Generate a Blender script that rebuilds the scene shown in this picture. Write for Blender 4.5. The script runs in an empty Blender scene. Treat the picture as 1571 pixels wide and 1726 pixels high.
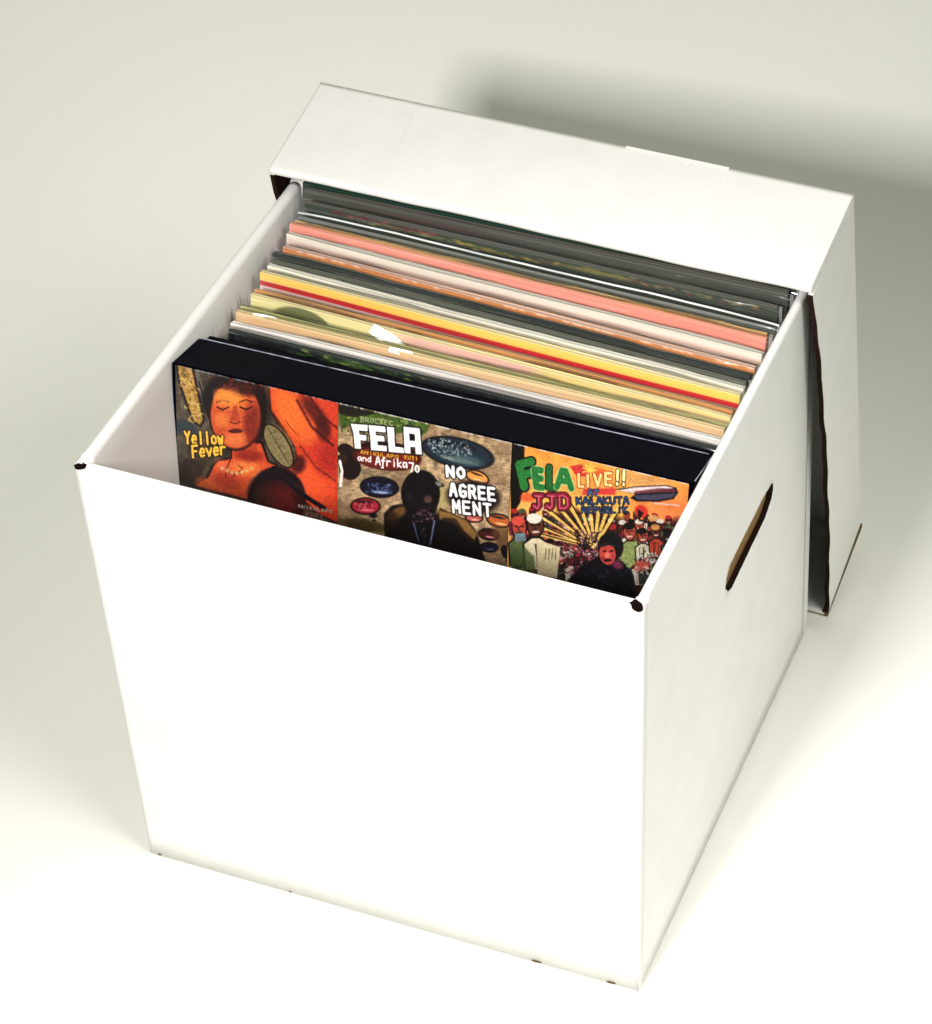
import bpy, bmesh, math, random
import numpy as np
from mathutils import Matrix, Vector
random.seed(4); rng = np.random.RandomState(7)
S = bpy.context.scene
COL = S.collection

# ------------------------------------------------------------------ camera
cd = bpy.data.cameras.new('camera'); cam = bpy.data.objects.new('camera', cd); COL.objects.link(cam)
cam.matrix_world = Matrix(((0.92176586, -0.21357825, 0.32362331, 0.74530567),
                           (0.38312084, 0.63020933, -0.67531816, -1.04507562),
                           (-0.05971715, 0.74647206, 0.66273172, 1.39162191),
                           (0, 0, 0, 1)))
cd.sensor_fit = 'HORIZONTAL'; cd.sensor_width = 36.0
cd.lens = 36.0 * 4875.615 / 1571.0
cd.clip_start = 0.05; cd.clip_end = 60
S.camera = cam

# ------------------------------------------------------------------ light
w = bpy.data.worlds.new('World'); S.world = w; w.use_nodes = True
bg = w.node_tree.nodes['Background']
bg.inputs['Color'].default_value = (0.80, 1.0, 0.70, 1)
bg.inputs['Strength'].default_value = 0.15

def area(name, loc, target, size, power, col, size_y=None, spread=180):
    l = bpy.data.lights.new(name, 'AREA'); l.energy = power; l.color = col
    l.shape = 'RECTANGLE'; l.size = size; l.size_y = size_y or size; l.spread = math.radians(spread)
    o = bpy.data.objects.new(name, l); COL.objects.link(o); o.location = loc
    o.rotation_euler = (Vector(target) - Vector(loc)).to_track_quat('-Z', 'Y').to_euler()
    return o
area('key_lamp', (0.15, -1.0, 1.2), (0.25, 0.25, 0.25), 0.20, 10.4, (1.0, 0.965, 0.945), spread=110)
area('fill_lamp', (1.1, -0.2, 1.2), (0.42, -0.06, 0.0), 0.70, 2.9, (1.0, 0.965, 0.94), spread=60)
S.view_settings.view_transform = 'Standard'; S.view_settings.look = 'None'
S.view_settings.exposure = 0.0; S.view_settings.gamma = 1.0

# ------------------------------------------------------------------ helpers
def lin(c):
    c = np.asarray(c, float) / 255.0
    return np.where(c <= 0.04045, c / 12.92, ((c + 0.055) / 1.055) ** 2.4)

def mat(name, col, rough=0.5, bump=None, noise=None, spec=0.5, coat=0.0):
    """col sRGB 0-255; bump=(scale, strength, distance); noise=(scale, amount)"""
    m = bpy.data.materials.new(name); m.use_nodes = True
    nt = m.node_tree; b = nt.nodes['Principled BSDF']
    c = lin(col)
    b.inputs['Base Color'].default_value = (*c, 1)
    b.inputs['Roughness'].default_value = rough
    b.inputs['Specular IOR Level'].default_value = spec
    b.inputs['Coat Weight'].default_value = coat
    tc = nt.nodes.new('ShaderNodeTexCoord')
    if noise:
        n = nt.nodes.new('ShaderNodeTexNoise'); n.inputs['Scale'].default_value = noise[0]
        n.inputs['Detail'].default_value = 5
        nt.links.new(tc.outputs['Object'], n.inputs['Vector'])
        r = nt.nodes.new('ShaderNodeMapRange')
        r.inputs['From Min'].default_value = 0.3; r.inputs['From Max'].default_value = 0.7
        r.inputs['To Min'].default_value = 1 - noise[1]; r.inputs['To Max'].default_value = 1
        nt.links.new(n.outputs['Fac'], r.inputs['Value'])
        mx = nt.nodes.new('ShaderNodeMix'); mx.data_type = 'RGBA'; mx.blend_type = 'MULTIPLY'
        mx.inputs[0].default_value = 1; mx.inputs[6].default_value = (*c, 1)
        nt.links.new(r.outputs[0], mx.inputs[7]); nt.links.new(mx.outputs[2], b.inputs['Base Color'])
    if bump:
        n2 = nt.nodes.new('ShaderNodeTexNoise'); n2.inputs['Scale'].default_value = bump[0]
        n2.inputs['Detail'].default_value = 4
        nt.links.new(tc.outputs['Object'], n2.inputs['Vector'])
        bp = nt.nodes.new('ShaderNodeBump'); bp.inputs['Strength'].default_value = bump[1]
        bp.inputs['Distance'].default_value = bump[2]
        nt.links.new(n2.outputs['Fac'], bp.inputs['Height']); nt.links.new(bp.outputs[0], b.inputs['Normal'])
    return m

def print_mat(name, rough, coat=0.3, spec=0.5, bump=0.0):
    m = bpy.data.materials.new(name); m.use_nodes = True
    nt = m.node_tree; b = nt.nodes['Principled BSDF']
    a = nt.nodes.new('ShaderNodeAttribute'); a.attribute_name = 'ink'
    nt.links.new(a.outputs['Color'], b.inputs['Base Color'])
    b.inputs['Roughness'].default_value = rough; b.inputs['Coat Weight'].default_value = coat
    b.inputs['Coat Roughness'].default_value = 0.15
    b.inputs['Specular IOR Level'].default_value = spec
    if bump:
        tc = nt.nodes.new('ShaderNodeTexCoord')
        n2 = nt.nodes.new('ShaderNodeTexNoise'); n2.inputs['Scale'].default_value = 900
        nt.links.new(tc.outputs['Object'], n2.inputs['Vector'])
        bp = nt.nodes.new('ShaderNodeBump'); bp.inputs['Strength'].default_value = bump
        bp.inputs['Distance'].default_value = 0.0004
        nt.links.new(n2.outputs['Fac'], bp.inputs['Height']); nt.links.new(bp.outputs[0], b.inputs['Normal'])
    return m

def clear_mat(name, tint=(1, 1, 1), lo=0.09, hi=0.85, rough=0.09, milk=0.0, bscale=60, bdist=0.0012):
    """thin polythene: mostly clear, glossier at grazing angles, slightly crinkled"""
    m = bpy.data.materials.new(name); m.use_nodes = True
    nt = m.node_tree; nt.nodes.clear()
    out = nt.nodes.new('ShaderNodeOutputMaterial')
    tr = nt.nodes.new('ShaderNodeBsdfTransparent'); tr.inputs[0].default_value = (*tint, 1)
    gl = nt.nodes.new('ShaderNodeBsdfGlossy'); gl.inputs['Roughness'].default_value = rough
    df = nt.nodes.new('ShaderNodeBsdfTranslucent'); df.inputs[0].default_value = (.85, .87, .85, 1)
    d2 = nt.nodes.new('ShaderNodeBsdfDiffuse'); d2.inputs[0].default_value = (.8, .82, .8, 1)
    fr = nt.nodes.new('ShaderNodeLayerWeight'); fr.inputs['Blend'].default_value = 0.35
    mr = nt.nodes.new('ShaderNodeMapRange'); mr.inputs['To Min'].default_value = lo; mr.inputs['To Max'].default_value = hi
    tc = nt.nodes.new('ShaderNodeTexCoord'); mp = nt.nodes.new('ShaderNodeMapping')
    mp.inputs['Scale'].default_value = (0.35, 1, 1)
    n = nt.nodes.new('ShaderNodeTexNoise'); n.inputs['Scale'].default_value = bscale; n.inputs['Detail'].default_value = 3
    bp = nt.nodes.new('ShaderNodeBump'); bp.inputs['Distance'].default_value = bdist; bp.inputs['Strength'].default_value = 0.8
    L = nt.links.new
    L(tc.outputs['Object'], mp.inputs[0]); L(mp.outputs[0], n.inputs['Vector']); L(n.outputs['Fac'], bp.inputs['Height'])
    for k in (gl, fr): L(bp.outputs[0], k.inputs['Normal'])
    L(fr.outputs['Facing'], mr.inputs['Value'])
    m0 = nt.nodes.new('ShaderNodeMixShader'); m0.inputs[0].default_value = 0.5
    L(df.outputs[0], m0.inputs[1]); L(d2.outputs[0], m0.inputs[2])
    m1 = nt.nodes.new('ShaderNodeMixShader'); m1.inputs[0].default_value = milk
    L(tr.outputs[0], m1.inputs[1]); L(m0.outputs[0], m1.inputs[2])
    m2 = nt.nodes.new('ShaderNodeMixShader')
    L(mr.outputs[0], m2.inputs[0]); L(m1.outputs[0], m2.inputs[1]); L(gl.outputs[0], m2.inputs[2])
    L(m2.outputs[0], out.inputs[0])
    return m

def link(name, me, mats, parent=None, smooth=False, **props):
    for m in (mats if isinstance(mats, (list, tuple)) else [mats]): me.materials.append(m)
    o = bpy.data.objects.new(name, me); COL.objects.link(o)
    if parent: o.parent = parent
    if smooth:
        for p in me.polygons: p.use_smooth = True
    for k, v in props.items(): o[k] = v
    return o

def empty(name, loc, label, cat, group=None, rot=None):
    o = bpy.data.objects.new(name, None); COL.objects.link(o)
    o.empty_display_size = 0.02; o.location = loc
    if rot is not None: o.rotation_euler = rot
    o['label'] = label; o['category'] = cat
    if group: o['group'] = group
    return o

def obox(name, p, ex, ey, ez, mats, parent=None, nx=1, ny=1, nz=1, edge_faces=(), jit=0, bevel=0.0, **pr):
    """oriented box from corner p with edge vectors; faces named x0 x1 y0 y1 z0 z1; edge_faces use material 1.
    jit roughens the x1 face (a torn, wavy edge)"""
    p, ex, ey, ez = map(lambda a: np.array(a, float), (p, ex, ey, ez))
    bm = bmesh.new(); cache = {}
    def V(i, j, k):
        if (i, j, k) not in cache:
            a, b, c = i / nx, j / ny, k / nz
            q = p + a * ex + b * ey + c * ez
            if jit and i == nx:
                rs = (math.sin(j * 0.55) + math.sin(j * 1.31 + 2) + 0.7 * math.sin(j * 2.9 + k)) * jit * 0.45 + random.uniform(-.3, .3) * jit
                q = q + ex / np.linalg.norm(ex) * rs
                q = q + ez / np.linalg.norm(ez) * (math.sin(j * .4 + 1) + math.sin(j * .93)) * jit * .6
            cache[(i, j, k)] = bm.verts.new(q)
        return cache[(i, j, k)]
    def F(vs, tag):
        f = bm.faces.new(vs)
        if tag in edge_faces: f.material_index = 1
    for i in range(nx):
        for j in range(ny):
            F([V(i, j, 0), V(i, j+1, 0), V(i+1, j+1, 0), V(i+1, j, 0)], 'z0')
            F([V(i, j, nz), V(i+1, j, nz), V(i+1, j+1, nz), V(i, j+1, nz)], 'z1')
    for i in range(nx):
        for k in range(nz):
            F([V(i, 0, k), V(i+1, 0, k), V(i+1, 0, k+1), V(i, 0, k+1)], 'y0')
            F([V(i, ny, k), V(i, ny, k+1), V(i+1, ny, k+1), V(i+1, ny, k)], 'y1')
    for j in range(ny):
        for k in range(nz):
            F([V(0, j, k), V(0, j, k+1), V(0, j+1, k+1), V(0, j+1, k)], 'x0')
            F([V(nx, j, k), V(nx, j+1, k), V(nx, j+1, k+1), V(nx, j, k+1)], 'x1')
    bmesh.ops.recalc_face_normals(bm, faces=bm.faces)
    if bevel:
        bmesh.ops.bevel(bm, geom=[e for e in bm.edges if len(e.link_faces) == 2 and e.calc_face_angle(0) > 0.5],
                        offset=bevel, segments=2, affect='EDGES', profile=0.6)
    me = bpy.data.meshes.new(name); bm.to_mesh(me); bm.free()
    return link(name, me, mats, parent, **pr)

def fold_panel(name, b0, b1, r1, r0, t, mats, parent=None, nu=40, nv=14, bulge=0.0, wob=0.0, drop=None, seg=8, endmat=False, toprad=None, grooves=(), **pr):
    """double wall of card: outer face from base b0-b1 up to a rounded folded rim r0-r1; t = vector (thickness, inward)"""
    b0, b1, r1, r0, t = map(lambda a: np.array(a, float), (b0, b1, r1, r0, t))
    T = np.linalg.norm(t); tn = t / T
    bm = bmesh.new(); rows = []
    R = toprad or T / 2
    for i in range(nu + 1):
        u = i / nu
        lo = b0 * (1 - u) + b1 * u; hi = r0 * (1 - u) + r1 * u
        up = (hi - lo); H = np.linalg.norm(up); up = up / H
        d = drop(u) if drop else 0.0
        prof = []
        for j in range(nv + 1):
            v = j / nv; prof.append((0, v * (H - R - d)))
        for k in range(1, seg):
            a = math.pi * k / seg
            prof.append((T / 2 - T / 2 * math.cos(a), H - R - d + R * math.sin(a)))
        for j in range(nv, -1, -1):
            v = j / nv; prof.append((T, v * (H - R - d)))
        row = []
        for (tt, h) in prof:
            v = h / H
            bl = bulge * math.sin(math.pi * min(max(v, 0), 1)) * math.sin(math.pi * u)
            wb = wob * (math.sin(u * 9.1 + 1) * .6 + math.sin(u * 23 + 2) * .3 + math.sin(u * 51) * .15) * v
            gr = sum(dp * math.exp(-((u - u0 - sl * (v - v0)) / wd) ** 2) for (u0, v0, v1, wd, dp, sl) in grooves if v0 < v < v1 and tt < T / 2)
            q = lo + up * h + tn * (tt - bl + wb + gr)
            row.append(bm.verts.new(q))
        rows.append(row)
    n = len(rows[0])
    for i in range(nu):
        for k in range(n):
            bm.faces.new([rows[i][k], rows[i+1][k], rows[i+1][(k+1) % n], rows[i][(k+1) % n]])
    e0 = bm.faces.new(rows[0][::-1]); e1 = bm.faces.new(rows[-1])
    if endmat: e0.material_index = 1; e1.material_index = 1
    bmesh.ops.recalc_face_normals(bm, faces=bm.faces)
    me = bpy.data.meshes.new(name); bm.to_mesh(me); bm.free()
    o = link(name, me, mats, parent, **pr)
    for p in me.polygons: p.use_smooth = len(p.vertices) == 4
    return o

# ------------------------------------------------------------------ materials
M_floor = mat('backdrop_paper', (229, 229, 222), 0.75, bump=(350, 0.05, 0.0005), spec=0.25)
M_card = mat('white_cardboard', (230, 229, 226), 0.5, bump=(70, 0.30, 0.0009), noise=(40, 0.05), spec=0.35)
def scuffed_card():
    m = mat('scuffed_white_cardboard', (230, 229, 226), 0.5, bump=(240, 0.12, 0.0004), spec=0.35)
    nt = m.node_tree; b = nt.nodes['Principled BSDF']; L = nt.links.new
    tc = nt.nodes.new('ShaderNodeTexCoord'); mp = nt.nodes.new('ShaderNodeMapping'); mp.inputs['Scale'].default_value = (0, 260, 26)
    n = nt.nodes.new('ShaderNodeTexNoise'); n.inputs['Scale'].default_value = 1; n.inputs['Detail'].default_value = 4
    L(tc.outputs['Object'], mp.inputs[0]); L(mp.outputs[0], n.inputs['Vector'])
    r = nt.nodes.new('ShaderNodeMapRange'); r.inputs['From Min'].default_value = .53; r.inputs['From Max'].default_value = .68
    L(n.outputs['Fac'], r.inputs['Value'])
    sx = nt.nodes.new('ShaderNodeSeparateXYZ'); L(tc.outputs['Object'], sx.inputs[0])
    # smudges rubbed in by the sleeve corners, a few centimetres below the rim
    def window(sock, a0, a1, b0, b1):
        u = nt.nodes.new('ShaderNodeMapRange'); u.inputs['From Min'].default_value = a0; u.inputs['From Max'].default_value = a1; L(sock, u.inputs['Value'])
        v = nt.nodes.new('ShaderNodeMapRange'); v.inputs['From Min'].default_value = b1; v.inputs['From Max'].default_value = b0; L(sock, v.inputs['Value'])
        k = nt.nodes.new('ShaderNodeMath'); k.operation = 'MULTIPLY'; L(u.outputs[0], k.inputs[0]); L(v.outputs[0], k.inputs[1]); return k.outputs[0]
    wy = window(sx.outputs['Y'], .16, .20, .27, .30); wz = window(sx.outputs['Z'], .235, .262, .286, .299)
    k1 = nt.nodes.new('ShaderNodeMath'); k1.operation = 'MULTIPLY'; L(wy, k1.inputs[0]); L(wz, k1.inputs[1])
    k2 = nt.nodes.new('ShaderNodeMath'); k2.operation = 'MULTIPLY'; L(k1.outputs[0], k2.inputs[0]); L(r.outputs[0], k2.inputs[1])
    mx = nt.nodes.new('ShaderNodeMix'); mx.data_type = 'RGBA'
    mx.inputs[6].default_value = (*lin((230, 229, 226)), 1); mx.inputs[7].default_value = (*lin((96, 98, 88)), 1)
    L(k2.outputs[0], mx.inputs[0]); L(mx.outputs[2], b.inputs['Base Color'])
    return m
M_scuff = scuffed_card()
M_kraft = mat('kraft_card_edge', (98, 72, 44), 0.85, bump=(700, 0.6, 0.0006), noise=(300, 0.5), spec=0.1)
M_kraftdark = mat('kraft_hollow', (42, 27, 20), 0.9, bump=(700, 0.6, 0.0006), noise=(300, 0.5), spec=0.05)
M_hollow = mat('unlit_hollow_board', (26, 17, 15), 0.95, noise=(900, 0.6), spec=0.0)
M_kraftmid = mat('kraft_liner', (146, 112, 72), 0.85, bump=(500, 0.4, 0.0005), noise=(200, 0.25), spec=0.1)
M_black = mat('black_gloss_case', (1, 2, 11), 0.25, bump=(60, 0.35, 0.0012), spec=0.02)
M_worn_glint = mat('worn_glint_edge', (196, 200, 222), 0.4, noise=(120, 0.85), spec=0.4)
M_print = print_mat('printed_cover', 0.38, 0.12, bump=0.1)
M_sleeve = print_mat('printed_sleeve', 0.45, 0.1)
M_clear = clear_mat('clear_polythene')
M_seam = clear_mat('polythene_seam', lo=0.25, hi=0.9, rough=0.2, milk=0.45)

# ------------------------------------------------------------------ floor
def build_floor():
    """paper sweep: flat floor that curves up into a wall behind the box"""
    me = bpy.data.meshes.new('floor'); vs = []; fs = []
    nn = np.array((-.40, .9165)); tt = np.array((.9165, .40)); c0, Rr = .43, .24
    prof = [(-6, 0), (-2, 0), (-1, 0), (-.5, 0), (0, 0), (.2, 0), (.33, 0)]
    for k in range(0, 25):
        th = k / 24 * math.pi / 2
        prof.append((c0 + Rr * math.sin(th), Rr - Rr * math.cos(th)))
    prof += [(c0 + Rr, .6), (c0 + Rr, 1.4), (c0 + Rr, 3.5)]
    n = 40; m = len(prof)
    for i in range(n + 1):
        x = -4 + 8 * i / n
        for (y, z) in prof:
            q = nn * y + tt * x; vs.append((q[0], q[1], z))
    for i in range(n):
        for k in range(m - 1): fs.append((i*m+k, (i+1)*m+k, (i+1)*m+k+1, i*m+k+1))
    me.from_pydata(vs, [], fs); me.update()
    o = link('floor', me, M_floor, smooth=True); o['kind'] = 'structure'
build_floor()

# ------------------------------------------------------------------ record box
W, D, H = 0.335, 0.3368, 0.3138
# outer corners: bottom (front-left, front-right, back-right, back-left) and top
G = 0.0012
fl, fr_, br, bl = map(np.array, ((0, 0, G), (W, 0, G), (W, D, G), (0, D, G)))
FL, FR, BR, BL = map(np.array, ((-.0143, .0198, H), (.3395, .0141, H), (.3395, .3230, H), (-.0143, .3230, H)))
T = 0.0085
box = empty('storage_box', (W/2, D/2, 0), 'open white cardboard storage box filled with upright vinyl records', 'box')
def P(o, parent):   # parent keeping world coordinates
    o.parent = parent; o.matrix_parent_inverse = parent.matrix_world.inverted(); return o
bpy.context.view_layer.update()
def child(o, par): o.parent = par; o.location = tuple(-Vector(par.location)); return o

# front wall: rim dips at both ends where the side folds come through
def front_drop(u): return 0.0022 if (u < 0.0240 or u > 0.9840) else 0.0
front = fold_panel('front_wall', fl, fr_, FR, FL, (0, T*.55, 0), [M_card, M_kraftdark], nu=110, nv=20, bulge=0.0035, drop=front_drop, toprad=.003)
child(front, box)
back = fold_panel('back_wall', bl, br, BR, BL, (0, -T, 0), [M_card, M_kraftdark], nu=30)
child(back, box)
Ti = T*.55
def side(name, x0, X0, t, sgn):
    return fold_panel(name, np.array([x0, Ti + .0004, G]), np.array([x0, D - T - .0004, G]),
                      np.array([X0, BR[1] - T - .0004, H + .0012]),
                      np.array([X0, (FL if sgn < 0 else FR)[1] + Ti + .0006, H + .0012]), (t, 0, 0), [M_card, M_kraftdark], nu=70, nv=20, bulge=0.0015 if sgn > 0 else 0.0, endmat=False)
left = side('left_wall', 0, FL[0], T, -1); child(left, box); left.data.materials[0] = M_scuff
TR = .0058
right = side('right_wall', W, FR[0], -TR, 1)
# hand hole cut 4 mm into the right wall; the inner card ply closes it
hole = [(0.2384, 0.2145), (0.2425, 0.2122), (0.2436, 0.2060), (0.2400, 0.2010), (0.2278, 0.1962), (0.1926, 0.1956), (0.1628, 0.1946), (0.1556, 0.1975), (0.1509, 0.2040), (0.1530, 0.2110), (0.1590, 0.2162), (0.1745, 0.2172), (0.1973, 0.2170), (0.2205, 0.2168)]
pts = []
for i in range(len(hole)):
    a = np.array(hole[i]); b = np.array(hole[(i+1) % len(hole)]); L = np.linalg.norm(b-a); k = max(1, int(L/.0022))
    for j in range(k): pts.append(a + (b-a)*j/k + rng.uniform(-.00035, .00035, 2))
bm = bmesh.new()
for s in (0,):
    v0 = [bm.verts.new((W - .0012, q[0], q[1])) for q in pts]
    v1 = [bm.verts.new((W + .03, q[0], q[1])) for q in pts]
    bm.faces.new(v0); bm.faces.new(v1[::-1])
    for i in range(len(pts)): bm.faces.new([v0[i], v0[(i+1) % len(pts)], v1[(i+1) % len(pts)], v1[i]])
bmesh.ops.recalc_face_normals(bm, faces=bm.faces)
cm = bpy.data.meshes.new('cut'); bm.to_mesh(cm); bm.free()
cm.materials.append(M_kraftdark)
for i, p in enumerate(cm.polygons): p.material_index = 0
cut = bpy.data.objects.new('cut', cm); COL.objects.link(cut)
bo = right.modifiers.new('b', 'BOOLEAN'); bo.object = cut; bo.operation = 'DIFFERENCE'; bo.solver = 'EXACT'
bo.material_mode = 'TRANSFER'
bpy.context.view_layer.update()
dg = bpy.context.evaluated_depsgraph_get()
nm = bpy.data.meshes.new_from_object(right.evaluated_get(dg))
right.modifiers.clear(); right.data = nm
bpy.data.objects.remove(cut)
child(right, box)
# kraft ply seen at the back of the hand hole
def poly_plate(name, pts2, x0, x1, m, par, fx=None):
    bm = bmesh.new()
    f = fx or (lambda y, z, x: (x, y, z))
    a = [bm.verts.new(f(q[0], q[1], x0)) for q in pts2]; b = [bm.verts.new(f(q[0], q[1], x1)) for q in pts2]
    bm.faces.new(a); bm.faces.new(b[::-1]); n = len(pts2)
    for i in range(n): bm.faces.new([a[i], a[(i+1) % n], b[(i+1) % n], b[i]])
    bmesh.ops.recalc_face_normals(bm, faces=bm.faces)
    me = bpy.data.meshes.new(name); bm.to_mesh(me); bm.free()
    o = link(name, me, m); child(o, par); return o
slope = (FR[0] - W) / H
inner = [(q[0] * .96 + .1975 * .04, q[1] * .96 + .206 * .04 - .0003) for q in pts]
poly_plate('hand_hole_liner', inner, W - .0006, W + .0004, M_kraftmid, box)
# inner bottom
o = obox('box_bottom', (.009, .006, .004), (W-.018, 0, 0), (0, D-.016, 0), (0, 0, .003), [M_card]); child(o, box)
# rolled rim ends that run through to the front face, with a dark plug for the unlit hollow
def rim_end(X, sg, yf, T):
    # short half tube closing the side rim at the front
    n = 10; bm = bmesh.new(); rings = []
    c = X + sg * T / 2; zc = H - .0030
    for k, y in enumerate((yf - .0006, yf + .0012, Ti + yf + .0005)):
        R = T / 2 * (0.93 if k == 0 else 1.0)
        ring = [bm.verts.new((c + R*math.cos(a), y, zc + R * math.sin(a))) for a in np.linspace(0, 2*math.pi, 20, endpoint=False)]
        rings.append(ring)
    def band(r, s_):
        for i in range(20):
            f = bm.faces.new([r[i], r[(i+1) % 20], s_[(i+1) % 20], s_[i]]); f.smooth = True
    band(rings[0], rings[1]); band(rings[1], rings[2]); bm.faces.new(rings[0])
    bmesh.ops.recalc_face_normals(bm, faces=bm.faces)
    me = bpy.data.meshes.new('folded_rim_end'); bm.to_mesh(me); bm.free()
    o = link('folded_rim_end', me, M_card); child(o, box)
    # ragged dark plug for the shade in the roll's opening, tipped up and forward
    rr = random.Random(int(X * 1000)); bm = bmesh.new(); lo = []; hi = []
    axr = np.array((1, 0, 0)); axu = np.array((0, .62, .78)); nr = np.array((0, -.78, .62)); ce = np.array((c + sg * .0003, yf - .0008, zc + .0016))
    for k in range(16):
        a = 2 * math.pi * k / 16; q = .0036 * math.cos(a) * rr.uniform(.88, 1.05), (.0023 if sg > 0 else .0031) * math.sin(a) * rr.uniform(.85, 1.06)
        if k == (7 if sg > 0 else 8): q = (q[0] * 1.25, q[1])
        base_ = ce + axr * q[0] + axu * (q[1] - q[0] * sg * -.25)
        hi.append(bm.verts.new(base_ + nr * .0010)); lo.append(bm.verts.new(base_ - nr * .0025))
    bm.faces.new(hi)
    for k in range(16): bm.faces.new([lo[k], lo[(k+1) % 16], hi[(k+1) % 16], hi[k]])
    bmesh.ops.recalc_face_normals(bm, faces=bm.faces)
    me = bpy.data.meshes.new('fold_shade_plug'); bm.to_mesh(me); bm.free()
    o = link('fold_shade_plug', me, M_hollow); child(o, box)
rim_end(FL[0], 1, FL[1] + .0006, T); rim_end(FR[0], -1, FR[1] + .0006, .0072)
# torn nicks in the card along the bottom fold
for (x, s, h) in ((.268, .0034, .0011), (.317, .0030, .0012), (.0066, .0014, .0006), (.1, .0010, .0005)):
    pp = [(-1, .1), (-.5, .9), (.1, .6), (.5, 1.0), (1, .3), (.6, .0), (-.3, -.2)]
    bm = bmesh.new()
    a = [bm.verts.new((x + q[0]*s, -.0004, G + .0006 + q[1]*h)) for q in pp]; b = [bm.verts.new((x + q[0]*s, .0015, G + .0006 + q[1]*h)) for q in pp]
    bm.faces.new(a); bm.faces.new(b[::-1])
    for i in range(len(pp)): bm.faces.new([a[i], a[(i+1) % len(pp)], b[(i+1) % len(pp)], b[i]])
    bmesh.ops.recalc_face_normals(bm, faces=bm.faces)
    me = bpy.data.meshes.new('torn_nick'); bm.to_mesh(me); bm.free(); o = link('torn_nick', me, M_kraft); child(o, box)

# ------------------------------------------------------------------ lid, standing on one side flap behind the box
lw, lh, ld = .3646, .3348, .0818
lt = .0032
lid = empty('box_lid', (.3427, .3515, .0012), 'shallow white cardboard lid standing upright and leaning over the back of the record box', 'box lid')
def RZ(a): return np.array([[math.cos(a), -math.sin(a), 0], [math.sin(a), math.cos(a), 0], [0, 0, 1]])
def RX(a): return np.array([[1, 0, 0], [0, math.cos(a), -math.sin(a)], [0, math.sin(a), math.cos(a)]])
def RY(a): return np.array([[math.cos(a), 0, math.sin(a)], [0, 1, 0], [-math.sin(a), 0, math.cos(a)]])
LR = RZ(-.023) @ RX(.1873) @ RY(.0153)
lid.rotation_euler = Matrix(LR.tolist()).to_euler()
g = .0004
panel = obox('lid_panel', (-lw + lt + g, ld - lt, lt + g), (lw - 2*lt - 2*g, 0, 0), (0, lt, 0), (0, 0, lh - 2*lt - 2*g), [M_card, M_kraft], lid)
# top flap: double card, rounded folded free edge toward the box
topf = fold_panel('top_flap', (-lw, ld, lh), (0, ld, lh), (0, 0, lh), (-lw, 0, lh), (0, 0, -.0058), [M_card, M_kraftdark], parent=lid, nu=260, nv=24, bulge=0.0016, wob=0.0008, endmat=False,
                  grooves=((.185, .0, .55, .004, .0005, .03), (.195, .0, .5, .003, -.0004, .03), (.70, .0, .62, .003, .0005, .05), (.725, .0, .3, .003, .0004, .03), (.77, .05, .6, .003, .0004, .06), (.762, .05, .6, .003, -.0003, .06)))
botf = fold_panel('bottom_flap', (-lw, ld, 0), (0, ld, 0), (0, .0004, 0), (-lw, .0004, 0), (0, 0, .0040), [M_card, M_kraft], parent=lid, nu=40, bulge=0.0, endmat=True)
hz0, hz1 = .0048, lh - .0064
rf = obox('right_flap', (-lt, ld - .0004, hz0), (0, -ld + .0010, 0), (0, 0, hz1 - hz0), (lt, 0, 0), [M_card, M_kraftdark], lid, nx=10, ny=60, nz=1, edge_faces=('x1',), jit=.00045)
for v in rf.data.vertices:   # the long flap bows outward between its two folded ends
    k = max(0, (ld - v.co.y) / ld); z_ = min(1, max(0, v.co.z / lh)); v.co.x += k * (.0050 * math.sin(math.pi * z_) ** .6 + .0022 * (1 - z_))
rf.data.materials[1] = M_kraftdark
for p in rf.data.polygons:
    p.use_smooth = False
    if p.normal.x < -.7: p.material_index = 1  # inner face kraft, in a darker tone for the shade inside the lid
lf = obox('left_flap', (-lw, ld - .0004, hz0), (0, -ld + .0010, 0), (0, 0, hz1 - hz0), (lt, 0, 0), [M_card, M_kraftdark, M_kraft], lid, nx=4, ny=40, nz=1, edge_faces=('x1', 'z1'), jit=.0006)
# raw ply edge along the free edge of the right flap and its foot
ed = obox('cut_edge', (-.0014, .0006, .0002), (.0040, 0, 0), (-.0018, ld - .001, 0), (0, 0, .0042), [mat('olive_card_edge', (112, 92, 52), .85, noise=(200, .4), spec=.1)], lid)
# lifted paper along the back fold
def torn_strip(x0, x1, h):
    n = max(6, int((x1 - x0) / .0022)); bm = bmesh.new(); A = []; B = []
    for i in range(n + 1):
        x = x0 + (x1 - x0) * i / n
        hh = h * (0.75 + 0.25 * random.random()) if 0 < i < n else h * .6
        A.append([bm.verts.new((x, ld + y, lh + z)) for (y, z) in ((-.004, .0001), (.0001 + hh, .0003 + .2*hh), (.0001 + hh, .0001 + .2*hh), (-.004, -.0004))])
    for i in range(n):
        for k in range(4): bm.faces.new([A[i][k], A[i+1][k], A[i+1][(k+1) % 4], A[i][(k+1) % 4]])
    bm.faces.new(A[0]); bm.faces.new(A[-1][::-1])
    bmesh.ops.recalc_face_normals(bm, faces=bm.faces)
    me = bpy.data.meshes.new('torn_paper'); bm.to_mesh(me); bm.free(); link('torn_paper', me, M_card, lid)
torn_strip(-.150, -.081, .0002)
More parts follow.
